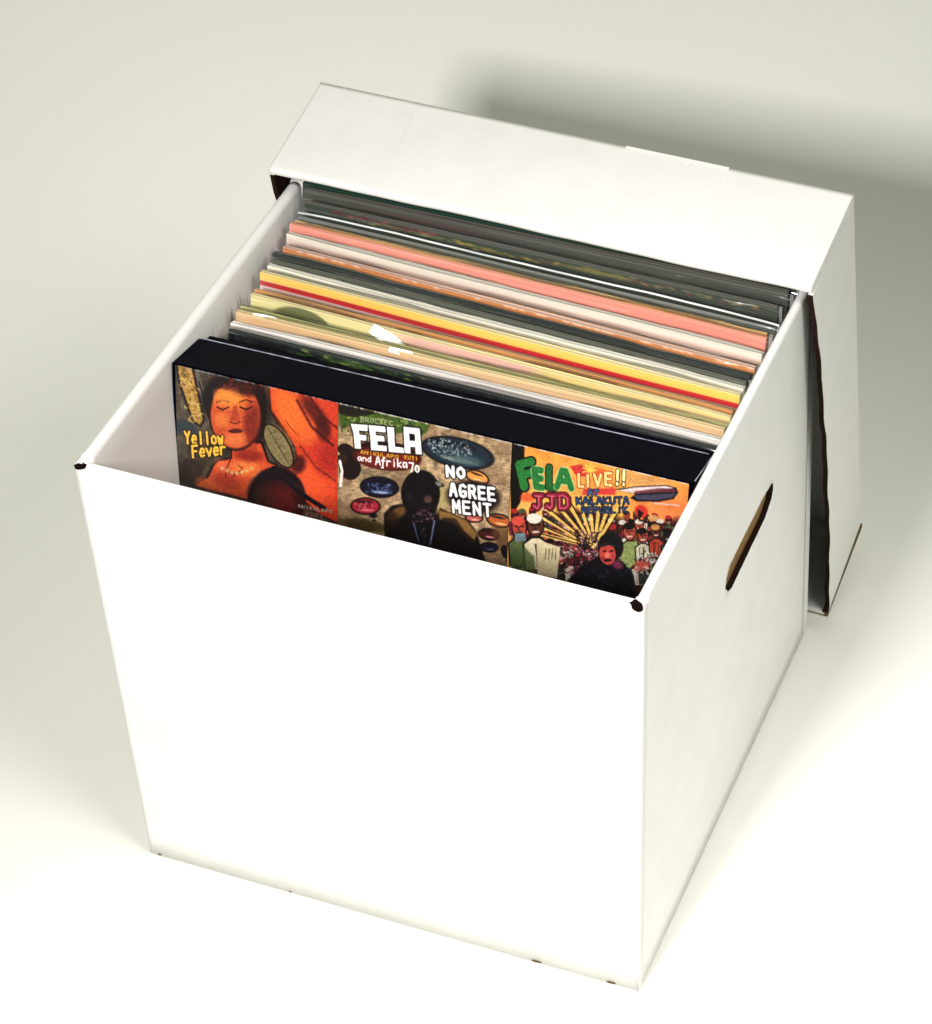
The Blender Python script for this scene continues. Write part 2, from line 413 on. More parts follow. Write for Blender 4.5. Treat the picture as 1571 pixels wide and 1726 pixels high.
#PAINT#
# ------------------------------------------------------------------ flat print, painted per vertex
GL = {  # stroke letters, x 0..1, y 0..1 (up)
'A': [[(0, 0), (.38, 1), (.62, 1), (1, 0)], [(.18, .38), (.82, .38)]],
'B': [[(0, 0), (0, 1), (.75, 1), (.85, .75), (.7, .53), (0, .53)], [(.7, .53), (.95, .3), (.8, 0), (0, 0)]],
'C': [[(.95, .85), (.6, 1), (.15, .9), (0, .5), (.15, .1), (.6, 0), (.95, .15)]],
'D': [[(0, 0), (0, 1), (.6, 1), (.95, .75), (.95, .25), (.6, 0), (0, 0)]],
'E': [[(.95, 1), (0, 1), (0, 0), (.95, 0)], [(0, .52), (.8, .52)]],
'F': [[(.95, 1), (0, 1), (0, 0)], [(0, .52), (.75, .52)]],
'G': [[(.95, .85), (.6, 1), (.15, .9), (0, .5), (.15, .1), (.6, 0), (.95, .12), (.95, .45), (.55, .45)]],
'I': [[(.5, 0), (.5, 1)]],
'J': [[(.2, 1), (1, 1)], [(.65, 1), (.65, .2), (.4, 0), (.05, .2)]],
'K': [[(0, 0), (0, 1)], [(.9, 1), (0, .45), (.95, 0)]],
'L': [[(0, 1), (0, 0), (.9, 0)]],
'M': [[(0, 0), (.05, 1), (.5, .35), (.95, 1), (1, 0)]],
'N': [[(0, 0), (0, 1), (.95, 0), (.95, 1)]],
'O': [[(.5, 1), (.1, .8), (0, .5), (.1, .2), (.5, 0), (.9, .2), (1, .5), (.9, .8), (.5, 1)]],
'P': [[(0, 0), (0, 1), (.75, 1), (.95, .75), (.75, .48), (0, .48)]],
'R': [[(0, 0), (0, 1), (.75, 1), (.95, .77), (.75, .52), (0, .52)], [(.45, .52), (.95, 0)]],
'T': [[(0, 1), (1, 1)], [(.5, 1), (.5, 0)]],
'U': [[(0, 1), (0, .25), (.3, 0), (.7, 0), (.95, .25), (.95, 1)]],
'V': [[(0, 1), (.5, 0), (1, 1)]],
'Y': [[(0, 1), (.5, .5), (1, 1)], [(.5, .5), (.45, 0)]],
'&': [[(1, 0), (.2, .75), (.4, 1), (.65, .8), (.1, .3), (.3, 0), (.9, .4)]],
'!': [[(.5, 1), (.5, .35)], [(.5, .08), (.5, .02)]],
'e': [[(.1, .35), (.9, .35), (.8, .65), (.4, .7), (.05, .35), (.3, 0), (.85, .08)]],
'l': [[(.5, 0), (.5, 1)]],
'o': [[(.5, .68), (.08, .5), (.08, .15), (.5, 0), (.92, .15), (.92, .5), (.5, .68)]],
'w': [[(0, .65), (.25, .02), (.5, .5), (.75, .02), (1, .65)]],
'v': [[(0, .65), (.5, 0), (1, .65)]],
'r': [[(.1, 0), (.1, .65)], [(.1, .4), (.5, .66), (.9, .6)]],
'a': [[(.85, .65), (.3, .68), (.05, .3), (.35, 0), (.8, .3), (.85, .65), (.95, 0)]],
'n': [[(.1, 0), (.1, .65)], [(.1, .45), (.55, .68), (.85, .45), (.9, 0)]],
'd': [[(.85, 1), (.85, 0)], [(.85, .55), (.4, .66), (.05, .32), (.4, 0), (.85, .15)]],
'f': [[(.9, .95), (.55, 1), (.4, .7), (.4, -.35), (.1, -.3)], [(.1, .6), (.8, .6)]],
'i': [[(.5, 0), (.5, .62)], [(.5, .88), (.5, .92)]],
'k': [[(.1, 0), (.1, 1)], [(.85, .65), (.1, .3), (.9, 0)]],
'7': [[(0, 1), (1, 1), (.4, 0)]],
'0': [[(.5, .8), (.1, .6), (.1, .2), (.5, 0), (.9, .2), (.9, .6), (.5, .8)]],
}

class Paint:
    def __init__(s, x, y, base):
        s.x, s.y = x, y
        s.c = np.tile(np.array(base, float), (len(x), 1))
    def box(s, p, pad):
        p = np.asarray(p, float)
        return np.nonzero((s.x > p[:, 0].min() - pad) & (s.x < p[:, 0].max() + pad) & (s.y > p[:, 1].min() - pad) & (s.y < p[:, 1].max() + pad))[0]
    def mix(s, i, a, col):
        a = np.clip(a, 0, 1)[:, None]; s.c[i] = s.c[i] * (1 - a) + np.array(col, float) * a
    def poly(s, pts, col, a=1.0, soft=4.0):
        i = s.box(pts, soft * 2)
        if not len(i): return
        X, Y = s.x[i], s.y[i]; ins = np.zeros(len(i), bool); dmin = np.full(len(i), 1e9); n = len(pts)
        for k in range(n):
            (x0, y0), (x1, y1) = pts[k], pts[(k+1) % n]
            c = ((y0 > Y) != (y1 > Y)) & (X < (x1 - x0) * (Y - y0) / ((y1 - y0) or 1e-9) + x0)
            ins ^= c
            dmin = np.minimum(dmin, s.seg(X, Y, x0, y0, x1, y1))
        d = np.where(ins, dmin, -dmin)
        s.mix(i, a * np.clip(d / soft + .5, 0, 1), col)
    @staticmethod
    def seg(X, Y, x0, y0, x1, y1):
        dx, dy = x1 - x0, y1 - y0
        t = np.clip(((X - x0) * dx + (Y - y0) * dy) / (dx*dx + dy*dy + 1e-9), 0, 1)
        return np.hypot(X - x0 - t*dx, Y - y0 - t*dy)
    def line(s, pts, w, col, a=1.0, soft=4.0):
        i = s.box(pts, w + soft)
        if not len(i): return
        X, Y = s.x[i], s.y[i]; d = np.full(len(i), 1e9)
        for k in range(len(pts) - 1): d = np.minimum(d, s.seg(X, Y, *pts[k], *pts[k+1]))
        s.mix(i, a * np.clip((w / 2 - d) / soft + .5, 0, 1), col)
    def ell(s, cx, cy, rx, ry, ang, col, a=1.0, soft=.08):
        r = max(rx, ry) * 1.1
        i = s.box([(cx - r, cy - r), (cx + r, cy + r)], 0)
        if not len(i): return
        c, q = math.cos(ang), math.sin(ang); X, Y = s.x[i] - cx, s.y[i] - cy
        d = np.hypot((X*c + Y*q) / rx, (-X*q + Y*c) / ry)
        s.mix(i, a * np.clip((1 - d) / soft + .5, 0, 1), col)
    def noise(s, scale, amt, sx=1.0, sy=1.0, seed=0, col=None, i=None):
        r = np.random.RandomState(seed); g = r.rand(128, 128)
        i = np.arange(len(s.x)) if i is None else i
        X, Y = s.x[i] * sx / scale, s.y[i] * sy / scale
        xi, yi = np.floor(X).astype(int), np.floor(Y).astype(int); fx, fy = X - xi, Y - yi
        fx = fx*fx*(3 - 2*fx); fy = fy*fy*(3 - 2*fy)
        G_ = lambda a, b: g[a % 128, b % 128]
        v = (G_(xi, yi)*(1-fx) + G_(xi+1, yi)*fx)*(1-fy) + (G_(xi, yi+1)*(1-fx) + G_(xi+1, yi+1)*fx)*fy
        if col is None: s.c[i] = np.clip(s.c[i] * (1 + (v - .5)[:, None] * 2 * amt), 0, 255)
        else: s.mix(i, np.clip((v - .5) * 4, 0, 1) * amt, col)
    def text(s, t, x, y, adv, wd, up, lw, col, out=None, ow=0, a=1.0, soft=4.0, wob=0.0, r=None):
        """x,y baseline start; adv vector per letter; wd vector of letter width; up vector"""
        rr = r or random.Random(5)
        layers = ([(lw + 2*ow, out)] if out is not None else []) + [(lw, col)]
        glyphs = []
        for k, ch in enumerate(t):
            ox = x + adv[0]*k; oy = y + adv[1]*k + (rr.uniform(-wob, wob) if wob else 0)
            for st in GL.get(ch, []):
                glyphs.append([(ox + wd[0]*p[0] + up[0]*p[1], oy + wd[1]*p[0] + up[1]*p[1]) for p in st])
        for (lwk, ck) in layers:
            for gph in glyphs: s.line(gph, lwk, ck, a, soft)
    def scribble(s, x0, y0, x1, y1, n, ln, w, cols, a=.8, seed=0):
        r = random.Random(seed)
        for _ in range(n):
            x, y = r.uniform(x0, x1), r.uniform(y0, y1); an = r.uniform(0, 6.3); l = ln * r.uniform(.4, 1)
            s.line([(x, y), (x + l*math.cos(an), y + l*math.sin(an)), (x + l*1.4*math.cos(an+.7), y + l*1.4*math.sin(an+.7))], w * r.uniform(.6, 1.3), r.choice(cols), a)

def figure(p, x, y, h, skin, cloth, r, hat=None, out=(25, 12, 15)):
    """small invented crowd figure: head, shoulders, simple features"""
    p.poly([(x - h*.55, y + h*1.9), (x - h*.6, y + h*.75), (x - h*.2, y + h*.48), (x + h*.2, y + h*.48), (x + h*.6, y + h*.75), (x + h*.55, y + h*1.9)], out, soft=5)
    p.poly([(x - h*.47, y + h*1.9), (x - h*.52, y + h*.8), (x - h*.16, y + h*.55), (x + h*.16, y + h*.55), (x + h*.52, y + h*.8), (x + h*.47, y + h*1.9)], cloth, soft=5)
    for _ in range(3):
        xx = x + r.uniform(-.35, .35)*h
        p.line([(xx, y + h*.8), (xx + r.uniform(-.2, .2)*h, y + h*1.8)], h*.05, out, .6)
    p.ell(x, y, h*.40, h*.52, 0, out); p.ell(x, y, h*.34, h*.46, 0, skin)
    p.ell(x - h*.05, y - h*.32, h*.34, h*.22, 0, hat or out)
    for sg in (-1, 1): p.line([(x + sg*h*.2, y - h*.05), (x + sg*h*.08, y - h*.03)], h*.07, out, .9)
    p.line([(x, y), (x - h*.05, y + h*.14), (x + h*.04, y + h*.15)], h*.05, out, .6)
    p.line([(x - h*.12, y + h*.28), (x + h*.12, y + h*.26)], h*.08, (235, 220, 200) if r.random() < .4 else out, .8)

def paint1(p):
    X, Y = p.x, p.y
    p.noise(90, .35, seed=1); p.noise(26, .25, seed=2)
    p.noise(160, .5, seed=3, col=(120, 108, 90)); p.ell(200, 640, 110, 60, .3, (48, 78, 96), .7, .6)
    p.poly([(80, 900), (420, 900), (300, 1110), (90, 1090)], (66, 44, 36), .7, 60)
    p.poly([(285, 130), (330, 160), (400, 420), (470, 660), (430, 690), (380, 500), (310, 300)], (140, 128, 126), .7, 14)
    p.line([(330, 250), (375, 400), (435, 660)], 12, (25, 18, 20))
    # tall golden tag with tiny lettering
    p.poly([(135, 92), (285, 112), (378, 575), (340, 640), (262, 590), (150, 250)], (34, 22, 14), soft=8)
    p.poly([(150, 108), (268, 125), (360, 575), (332, 618), (275, 575), (172, 262)], (176, 134, 62), soft=8)
    p.scribble(165, 120, 260, 300, 45, 26, 7, [(222, 190, 118), (98, 66, 28), (200, 150, 90)], .8, 3)
    p.scribble(225, 300, 340, 590, 60, 24, 7, [(222, 190, 118), (98, 66, 28), (205, 168, 88)], .8, 4)
    # invented portrait: big warm swash of drapery on the right
    p.poly([(930, 300), (1600, 460), (1600, 1500), (1290, 1350), (1190, 1240), (1000, 1010), (1165, 930), (1160, 830), (1090, 700), (990, 610), (930, 480)], (38, 12, 14), soft=12)
    p.poly([(945, 300), (1600, 460), (1600, 1500), (1330, 1360), (1050, 1060), (1120, 985), (1175, 900), (1150, 800), (1060, 640), (960, 500)], (204, 58, 32), soft=12)
    p.ell(1120, 520, 120, 260, -.45, (236, 112, 44), .9, .9)
    p.ell(1280, 640, 150, 120, .5, (232, 104, 44), .6, .9)
    p.ell(1250, 1110, 220, 150, .7, (238, 88, 42), .8, .9)
    p.ell(1330, 520, 170, 60, .9, (110, 28, 24), .85, .8); p.ell(1400, 660, 60, 110, -.2, (92, 22, 26), .8, .7)
    p.ell(1450, 900, 120, 160, 0, (168, 34, 30), .7, .9); p.ell(1180, 960, 60, 80, .3, (74, 20, 24), .8, .7)
    p.line([(1180, 420), (1300, 640), (1480, 800)], 22, (84, 18, 22), .7, 14); p.line([(1300, 400), (1400, 560), (1530, 660)], 18, (96, 22, 24), .7, 14); p.line([(1200, 800), (1330, 980), (1500, 1100)], 18, (120, 28, 24), .6, 14)
    p.line([(1080, 590), (1130, 660), (1200, 730)], 10, (150, 40, 24), .7)
    # leaf shape between figure and drapery
    p.ell(1010, 800, 210, 96, 1.05, (30, 22, 16), 1, .06); p.ell(1010, 800, 198, 84, 1.05, (150, 134, 90), 1, .06)
    p.line([(920, 640), (1010, 800), (1100, 960)], 8, (92, 80, 46), .8)
    for k in range(5): p.line([(945 + 34*k, 690 + 60*k), (1000 + 34*k, 680 + 60*k)], 6, (96, 84, 50), .7)
    # invented bust: neck, shoulders
    p.poly([(600, 720), (880, 760), (930, 930), (1010, 960), (900, 1080), (760, 1260), (250, 1130), (380, 1060), (430, 960), (470, 915), (590, 890)], (36, 12, 12), soft=12)
    p.poly([(612, 740), (860, 780), (915, 935), (980, 965), (880, 1070), (740, 1250), (280, 1125), (395, 1065), (448, 965), (490, 925), (605, 905)], (206, 78, 40), soft=12)
    p.ell(720, 980, 120, 60, .1, (236, 128, 58), .8, .9); p.ell(400, 1120, 120, 50, .3, (222, 96, 44), .8, .9); p.ell(520, 960, 70, 40, .5, (232, 110, 66), .7, .9)
    p.ell(760, 880, 130, 50, .1, (150, 34, 26), .8, .8); p.ell(560, 1090, 120, 60, .2, (170, 50, 34), .7, .9)
    p.line([(600, 900), (560, 980), (545, 1060)], 9, (60, 16, 16)); p.line([(660, 960), (700, 985), (600, 1060)], 8, (60, 16, 16), .6)
    # hair and head (simple, front on)
    p.ell(640, 420, 285, 235, .12, (30, 14, 20), 1, .12); p.ell(850, 560, 60, 210, .1, (34, 14, 18), 1, .2)
    p.ell(645, 545, 228, 292, -.02, (40, 14, 12)); p.ell(643, 540, 216, 280, -.02, (203, 84, 42))
    p.ell(600, 380, 130, 90, .1, (240, 138, 52), .9, .9); p.ell(790, 620, 70, 190, .1, (140, 40, 30), .8, .8)
    p.ell(700, 300, 200, 70, .2, (70, 22, 22), .8, .6); p.scribble(420, 220, 860, 330, 60, 34, 8, [(60, 18, 22), (30, 12, 18), (170, 54, 34)], .7, 12)
    p.ell(640, 740, 90, 60, 0, (228, 116, 60), .8, .8); p.ell(500, 640, 50, 90, 0, (190, 66, 38), .6, .9)
    # simple carved-looking features, eyes lowered
    for ex in (535, 735): p.line([(ex - 50, 470), (ex, 492), (ex + 50, 470)], 13, (44, 14, 16)); p.line([(ex - 56, 430), (ex, 408), (ex + 56, 430)], 11, (60, 18, 18), .8)
    p.poly([(625, 460), (655, 460), (684, 590), (600, 590)], (176, 62, 36), .85, 14); p.line([(600, 596), (642, 610), (684, 596)], 9, (90, 26, 22))
    p.ell(642, 672, 62, 20, 0, (120, 34, 34), .95, .3); p.line([(584, 672), (700, 672)], 7, (60, 14, 18))
    p.ell(570, 380, 110, 60, 0, (236, 140, 60), .7, .9); p.ell(520, 580, 60, 60, 0, (232, 128, 56), .7, .9); p.ell(760, 600, 46, 100, 0, (150, 44, 32), .7, .9)
    # dark garment, strap, cord and pendant
    p.ell(985, 1240, 250, 262, .2, (36, 16, 26), 1, .1); p.ell(1010, 1300, 190, 190, .2, (150, 36, 32), .8, .9); p.ell(860, 1270, 90, 150, .2, (96, 50, 40), .7, .8)
    p.line([(960, 985), (1100, 1110), (1240, 1230), (1400, 1330)], 38, (26, 14, 24)); p.line([(980, 1000), (1110, 1105), (1380, 1310)], 5, (120, 100, 120), .6)
    for k in range(7): p.ell(520 + 42*k, 985 + 40*math.sin(k*.52), 15, 15, 0, (206, 170, 110), .9, .4)
    p.line([(720, 1200), (760, 1090), (860, 1010)], 14, (120, 84, 70), .8)
    # lettering
    def word(t, x, y, adv, sz, h, sl):
        p.text(t, x, y, (adv, adv*sl), (sz, sz*sl), (-h*.06, -h), 19, (244, 188, 64), out=(48, 28, 14), ow=8, wob=4, soft=6)
    word('Yellow', 206, 772, 57, 40, 100, .02); word('Fever', 268, 890, 60, 44, 96, -.10)
    p.text('FELA &', 905, 1285, (42, 8), (28, 5), (0, -30), 6, (150, 60, 60)); p.text('ANIKULAPO', 1170, 1318, (34, 6), (22, 4), (0, -26), 6, (210, 190, 180), .8)
    p.text('KUTI', 1240, 1388, (40, 8), (24, 5), (0, -34), 7, (196, 120, 100))
    # crease wear along the top edge
    p.noise(9, .12, seed=21)

def paint2(p):
    p.noise(110, .12, seed=5); p.noise(30, .12, seed=6); p.noise(12, .12, .4, 1.6, seed=7)
    p.noise(120, .5, seed=11, col=(150, 116, 84))
    # green canopy at the top
    p.poly([(60, 90), (830, 270), (800, 330), (740, 370), (600, 330), (480, 350), (330, 300), (200, 270), (80, 290)], (88, 118, 44), soft=16)
    p.scribble(80, 110, 780, 330, 70, 34, 10, [(54, 78, 28), (128, 156, 62), (30, 44, 20), (170, 178, 90)], .7, 2)
    p.poly([(60, 80), (400, 170), (300, 190), (160, 200), (70, 170)], (36, 26, 24), .8, 16)
    # brown dark shapes at left (invented birds of shadow) and ovals
    p.ell(120, 470, 70, 52, .3, (54, 34, 32)); p.ell(150, 610, 92, 104, -.3, (42, 26, 26)); p.ell(90, 540, 50, 40, 0, (74, 46, 40))
    p.line([(68, 560), (85, 640), (70, 760)], 22, (238, 232, 226))
    def oval(cx, cy, rx, ry, an, col, hi, rim=(22, 14, 18)):
        p.ell(cx, cy, rx + 12, ry + 12, an, rim); p.ell(cx, cy, rx, ry, an, col, 1, .2)
        p.ell(cx + 10, cy + ry*.55, rx*.5, ry*.16, an, hi, .85, .7); p.ell(cx - rx*.1, cy - ry*.6, rx*.6, ry*.22, an, (15, 12, 30), .6, .8)
    p.ell(460, 520, 290, 118, .12, (60, 22, 22)); p.ell(460, 540, 270, 92, .1, (138, 38, 32), 1, .3)
    oval(1055, 500, 296, 112, .22, (44, 66, 84), (190, 200, 170)); p.ell(1120, 560, 150, 40, .2, (94, 124, 128), .8, .8)
    for k, (n, yy) in enumerate(((15, 392), (16, 436), (12, 478))):
        p.scribble(810 + 20*k, yy, 1130 + 20*k, yy + 46 - 6*k, 46, 15, 6, [(150, 172, 176), (190, 200, 196), (90, 116, 130)], .8, 30 + k)
    oval(395, 775, 152, 76, .08, (24, 28, 62), (170, 185, 225)); p.scribble(300, 745, 490, 815, 60, 16, 6, [(110, 128, 176), (70, 84, 140)], .8, 33)
    oval(275, 928, 116, 60, .04, (178, 34, 52), (230, 120, 130)); p.scribble(200, 900, 360, 945, 40, 16, 6, [(236, 150, 150), (120, 16, 30)], .7, 35)
    p.ell(340, 1005, 34, 22, 0, (40, 36, 44)); p.ell(345, 1045, 18, 12, 0, (60, 56, 60))
    oval(1215, 700, 92, 44, .35, (226, 148, 70), (250, 210, 150)); oval(1180, 1030, 66, 30, .1, (190, 90, 80), (240, 200, 190))
    oval(1390, 1055, 96, 46, .2, (186, 92, 42), (240, 190, 130)); oval(1300, 1165, 80, 40, .15, (96, 30, 34), (220, 150, 150)); oval(1300, 1270, 70, 32, .05, (34, 34, 70), (120, 130, 190))
    p.poly([(1330, 1100), (1480, 1110), (1480, 1330), (1400, 1280), (1340, 1200)], (120, 82, 46), .7, 30)
    p.ell(1440, 1310, 40, 60, -.4, (44, 20, 28)); p.ell(1180, 860, 225, 130, .1, (52, 34, 36), .95, .25)
    p.ell(250, 1080, 200, 50, .15, (96, 80, 36), .9, .6); p.ell(900, 900, 60, 160, 0, (190, 180, 110), .6, .9)
    # invented dark silhouette, head bowed, with light-edged shoulders
    p.poly([(430, 1120), (430, 990), (500, 925), (600, 910), (640, 1000), (870, 1000), (900, 950), (990, 990), (1130, 1050), (1200, 1150), (1230, 1260), (1300, 1500), (440, 1300)], (18, 14, 22), soft=16)
    p.ell(545, 985, 92, 44, -.5, (132, 92, 48), .95, .7); p.ell(500, 1040, 50, 60, 0, (70, 44, 26), .8, .8)
    p.poly([(880, 960), (980, 985), (1120, 1050), (1205, 1160), (1180, 1215), (1090, 1140), (1000, 1060), (890, 1040)], (158, 116, 58), .95, 22)
    p.line([(930, 1040), (1020, 1050), (1080, 1140), (1160, 1230)], 30, (64, 42, 26), .85, 16)
    p.ell(738, 830, 162, 192, .05, (12, 10, 18)); p.ell(742, 940, 128, 132, 0, (26, 16, 26), 1, .2)
    p.line([(860, 720), (925, 765), (885, 775)], 20, (24, 20, 24)); p.ell(890, 752, 30, 18, .5, (150, 150, 142), .9, .3)
    p.ell(800, 878, 36, 32, 0, (120, 84, 74), .9, .6); p.ell(640, 850, 18, 50, -.3, (62, 44, 52), .7, .7)
    p.scribble(660, 950, 840, 1060, 46, 18, 9, [(104, 72, 92), (60, 36, 58), (150, 112, 126), (30, 18, 30)], .8, 41)
    p.line([(675, 1070), (715, 1220)], 12, (110, 118, 160), .9); p.line([(850, 1050), (810, 1240)], 12, (130, 138, 190), .9); p.scribble(730, 1110, 775, 1240, 14, 16, 6, [(120, 120, 140)], .6, 42)
    # lettering
    p.text('BROCTEC', 250, 236, (40, 6), (28, 4), (0, -36), 7, (190, 196, 150), a=.8); p.text('A', 620, 262, (36, 5), (26, 4), (0, -28), 6, (180, 184, 140), a=.7)
    W_ = (252, 252, 250); K_ = (20, 16, 20)
    def blk(ch, x, y, w_, h_, lw): p.text(ch, x, y, (0, 0), (w_, w_*.12), (h_*.10 if ch == 'F' else 0, -h_), lw, W_, out=K_, ow=11, soft=6)
    def poly_letters(items):
        for out in (1, 0):
            for pts in items:
                if out: p.line(pts + [pts[0]], 20, K_, soft=6)
            if not out:
                for pts in items: p.poly(pts, W_, soft=5)
    F = [[(165, 256), (308, 268), (305, 318), (232, 312), (238, 345), (296, 352), (294, 396), (244, 392), (248, 462), (196, 458), (186, 330)]]
    E = [[(314, 268), (452, 282), (458, 330), (372, 322), (376, 352), (444, 360), (446, 404), (386, 400), (388, 432), (462, 440), (464, 484), (332, 472), (326, 360)]]
    L_ = [[(468, 284), (528, 290), (532, 446), (604, 456), (606, 500), (480, 488)]]
    A_ = [[(606, 284), (742, 300), (756, 512), (704, 508), (702, 452), (660, 448), (662, 504), (612, 498)]]
    poly_letters(F + E + L_ + A_); p.poly([(652, 340), (700, 346), (702, 402), (656, 398)], K_)
    p.text('ANIKULAPO', 245, 500, (36, 5), (24, 3), (0, -26), 9, (222, 150, 50), out=(60, 24, 10), ow=3); p.text('KUTI', 610, 545, (30, 4), (20, 3), (0, -26), 9, (222, 150, 50), out=(60, 24, 10), ow=3)
    p.text('and', 218, 555, (40, 5), (34, 4), (0, -44), 9, W_); p.text('Afrika', 368, 590, (45, 5), (38, 5), (0, -62), 11, W_); p.text('70', 652, 648, (46, 6), (34, 4), (-4, -70), 12, W_)
    for (t, x, y, adv, h, lw) in (('NO', 955, 690, 88, 80, 26), ('AGREE', 978, 846, 80, 96, 24), ('MENT', 1000, 982, 86, 96, 22)):
        p.text(t, x + 10, y, (adv, adv*.12), (adv*.62, adv*.07), (-4, -h), lw, W_, out=K_, ow=9, soft=6)
    p.line([(1522, 420), (1500, 740), (1485, 1050)], 7, (210, 190, 170), .6)
    p.noise(9, .08, seed=22)

def paint3(p):
    X, Y = p.x, p.y; r = random.Random(11)
    # evening sky
    i = np.arange(len(X)); t = np.clip((Y - 120 - .24*(X - 170)) / 520, 0, 1)[:, None]
    p.c[:] = np.array((232, 152, 62)) * (1 - t) + np.array((240, 176, 92)) * t
    p.ell(1300, 620, 300, 180, .3, (226, 110, 60), .7, .9); p.ell(620, 640, 330, 120, .1, (250, 206, 80), .8, .8); p.ell(1060, 360, 240, 50, .25, (214, 160, 96), .7, .8)
    p.noise(70, .12, seed=8)
    p.poly([(60, 60), (175, 92), (168, 220), (160, 420), (130, 520), (60, 620)], (14, 10, 14), soft=8)
    p.ell(190, 480, 60, 34, .1, (214, 84, 40), .9, .6)
    # crowd
    cols = [(150, 52, 48), (196, 190, 170), (120, 136, 84), (96, 30, 52), (60, 60, 60), (176, 84, 62), (214, 206, 184), (130, 40, 66), (70, 80, 70)]
    p.poly([(60, 640), (300, 620), (520, 560), (760, 590), (900, 640), (1150, 700), (1330, 640), (1330, 1300), (60, 1300)], (70, 26, 36), .9, 60)
    for row, (y0, h) in enumerate(((600, 78), (670, 84), (745, 90), (830, 96), (930, 100))):
        for k in range(17):
            x = 90 + k*72 + r.uniform(-20, 20) + row*14
            if row == 0 and 330 < x < 900: continue
            y = y0 + r.uniform(-16, 22) + max(0, (x - 850))*.10
            figure(p, x, y, h * r.uniform(.8, 1.05), r.choice([(150, 60, 48), (120, 40, 40), (176, 76, 56), (96, 34, 40)]), r.choice(cols), r, r.choice([None, None, (200, 196, 180), (90, 110, 70), (170, 40, 40)]))
    p.scribble(360, 600, 760, 1060, 360, 30, 8, [(60, 14, 34), (176, 60, 84), (30, 12, 26), (216, 150, 160), (120, 30, 54)], .7, 51)
    # radiating yellow rays behind the crowd
    for k in range(13):
        a = -1.35 + k * .17 + .3; x1, y1 = 690 + 520*math.sin(a - .55), 850 - 380*math.cos(a - .55)
        if y1 > 760: continue
        p.line([(690, 850), (x1, y1)], 26, (240, 200, 96), .85, 8); p.line([(700, 860), (x1 + 26, y1)], 9, (26, 12, 20), .95)
    p.scribble(560, 760, 720, 1000, 90, 40, 8, [(24, 14, 26), (60, 24, 50), (170, 110, 130)], .8, 52)
    # large foreground figures (invented)
    figure(p, 120, 700, 150, (176, 66, 48), (110, 128, 74), r, (200, 70, 56)); p.poly([(85, 745), (165, 740), (172, 800), (84, 806)], (120, 142, 150), soft=8)
    figure(p, 245, 690, 170, (116, 60, 42), (214, 200, 164), r, (222, 216, 200)); p.poly([(250, 790), (430, 850), (400, 1080), (250, 1060)], (206, 192, 152), soft=10)
    for k in range(4): p.line([(320 + 26*k, 860), (312 + 26*k, 940)], 7, (90, 74, 50), .7)
    figure(p, 960, 740, 130, (170, 74, 58), (146, 160, 92), r); p.poly([(880, 860), (1010, 800), (1040, 900), (960, 1010), (890, 1000)], (148, 162, 96), soft=12)
    figure(p, 1060, 770, 110, (160, 70, 56), (190, 186, 160), r); figure(p, 1160, 740, 100, (110, 50, 44), (176, 62, 46), r, (190, 130, 70)); figure(p, 1250, 770, 100, (50, 44, 50), (70, 76, 80), r)
    p.line([(1040, 655), (1240, 695)], 14, (60, 30, 24)); p.ell(1140, 640, 40, 22, .1, (196, 146, 90))
    p.ell(1050, 590, 52, 46, .5, (196, 44, 36)); p.poly([(1020, 570), (1070, 600), (1030, 660)], (40, 24, 24))
    # dark coat and helmeted figure near the bottom centre (invented)
    p.poly([(580, 1000), (700, 930), (900, 960), (980, 1060), (1010, 1250), (420, 1160), (520, 1060)], (16, 16, 34), soft=16)
    p.scribble(560, 990, 960, 1200, 60, 60, 6, [(60, 66, 100), (10, 8, 24), (90, 90, 120)], .5, 53)
    p.ell(812, 850, 98, 108, 0, (24, 28, 32)); p.ell(790, 900, 72, 92, -.1, (30, 10, 12)); p.ell(788, 902, 62, 82, -.1, (186, 62, 58)); p.line([(730, 845), (800, 828), (870, 850)], 20, (40, 48, 54))
    p.line([(755, 885), (775, 880)], 11, (30, 8, 12)); p.line([(805, 882), (828, 880)], 11, (30, 8, 12)); p.ell(788, 912, 20, 18, 0, (224, 130, 110), .8, .5); p.ell(788, 950, 30, 12, 0, (60, 10, 20)); p.line([(745, 930), (765, 960)], 7, (100, 20, 26))
    p.ell(860, 985, 46, 30, .4, (160, 60, 100), .8, .6); p.ell(1050, 990, 70, 50, -.6, (176, 72, 56), .95, .3); p.scribble(1000, 900, 1180, 1060, 60, 26, 8, [(40, 40, 44), (206, 206, 200), (130, 130, 126)], .8, 54)
    p.poly([(60, 860), (160, 850), (230, 920), (240, 1060), (50, 1000)], (98, 122, 70), .8, 20)
    # long banded evening cloud
    p.poly([(860, 425), (1000, 405), (1240, 396), (1320, 415), (1335, 455), (1300, 500), (1180, 520), (1020, 515), (970, 490), (1010, 460)], (24, 22, 34), soft=8)
    p.poly([(872, 432), (1000, 412), (1235, 402), (1305, 418), (1180, 440), (1000, 455)], (224, 206, 202), soft=8)
    p.poly([(1000, 440), (1200, 418), (1310, 425), (1318, 450), (1180, 452), (1000, 462)], (130, 60, 70), .9, 8); p.poly([(1000, 470), (1180, 462), (1318, 456), (1290, 490), (1170, 508), (1020, 500)], (86, 84, 112), soft=8)
    p.line([(1150, 530), (1340, 548)], 10, (206, 196, 196), .8)
    # lettering
    GRN = (46, 140, 62); K_ = (16, 14, 14)
    p.text('F', 165, 400, (0, 0), (95, -22), (-35, -165), 62, GRN, out=K_, ow=12, soft=6)
    p.text('E', 258, 400, (0, 0), (50, 8), (-12, -128), 50, GRN, out=(180, 216, 170), ow=4, soft=6)
    p.text('L', 352, 404, (0, 0), (50, 8), (6, -146), 48, (40, 124, 58), out=K_, ow=6, soft=6)
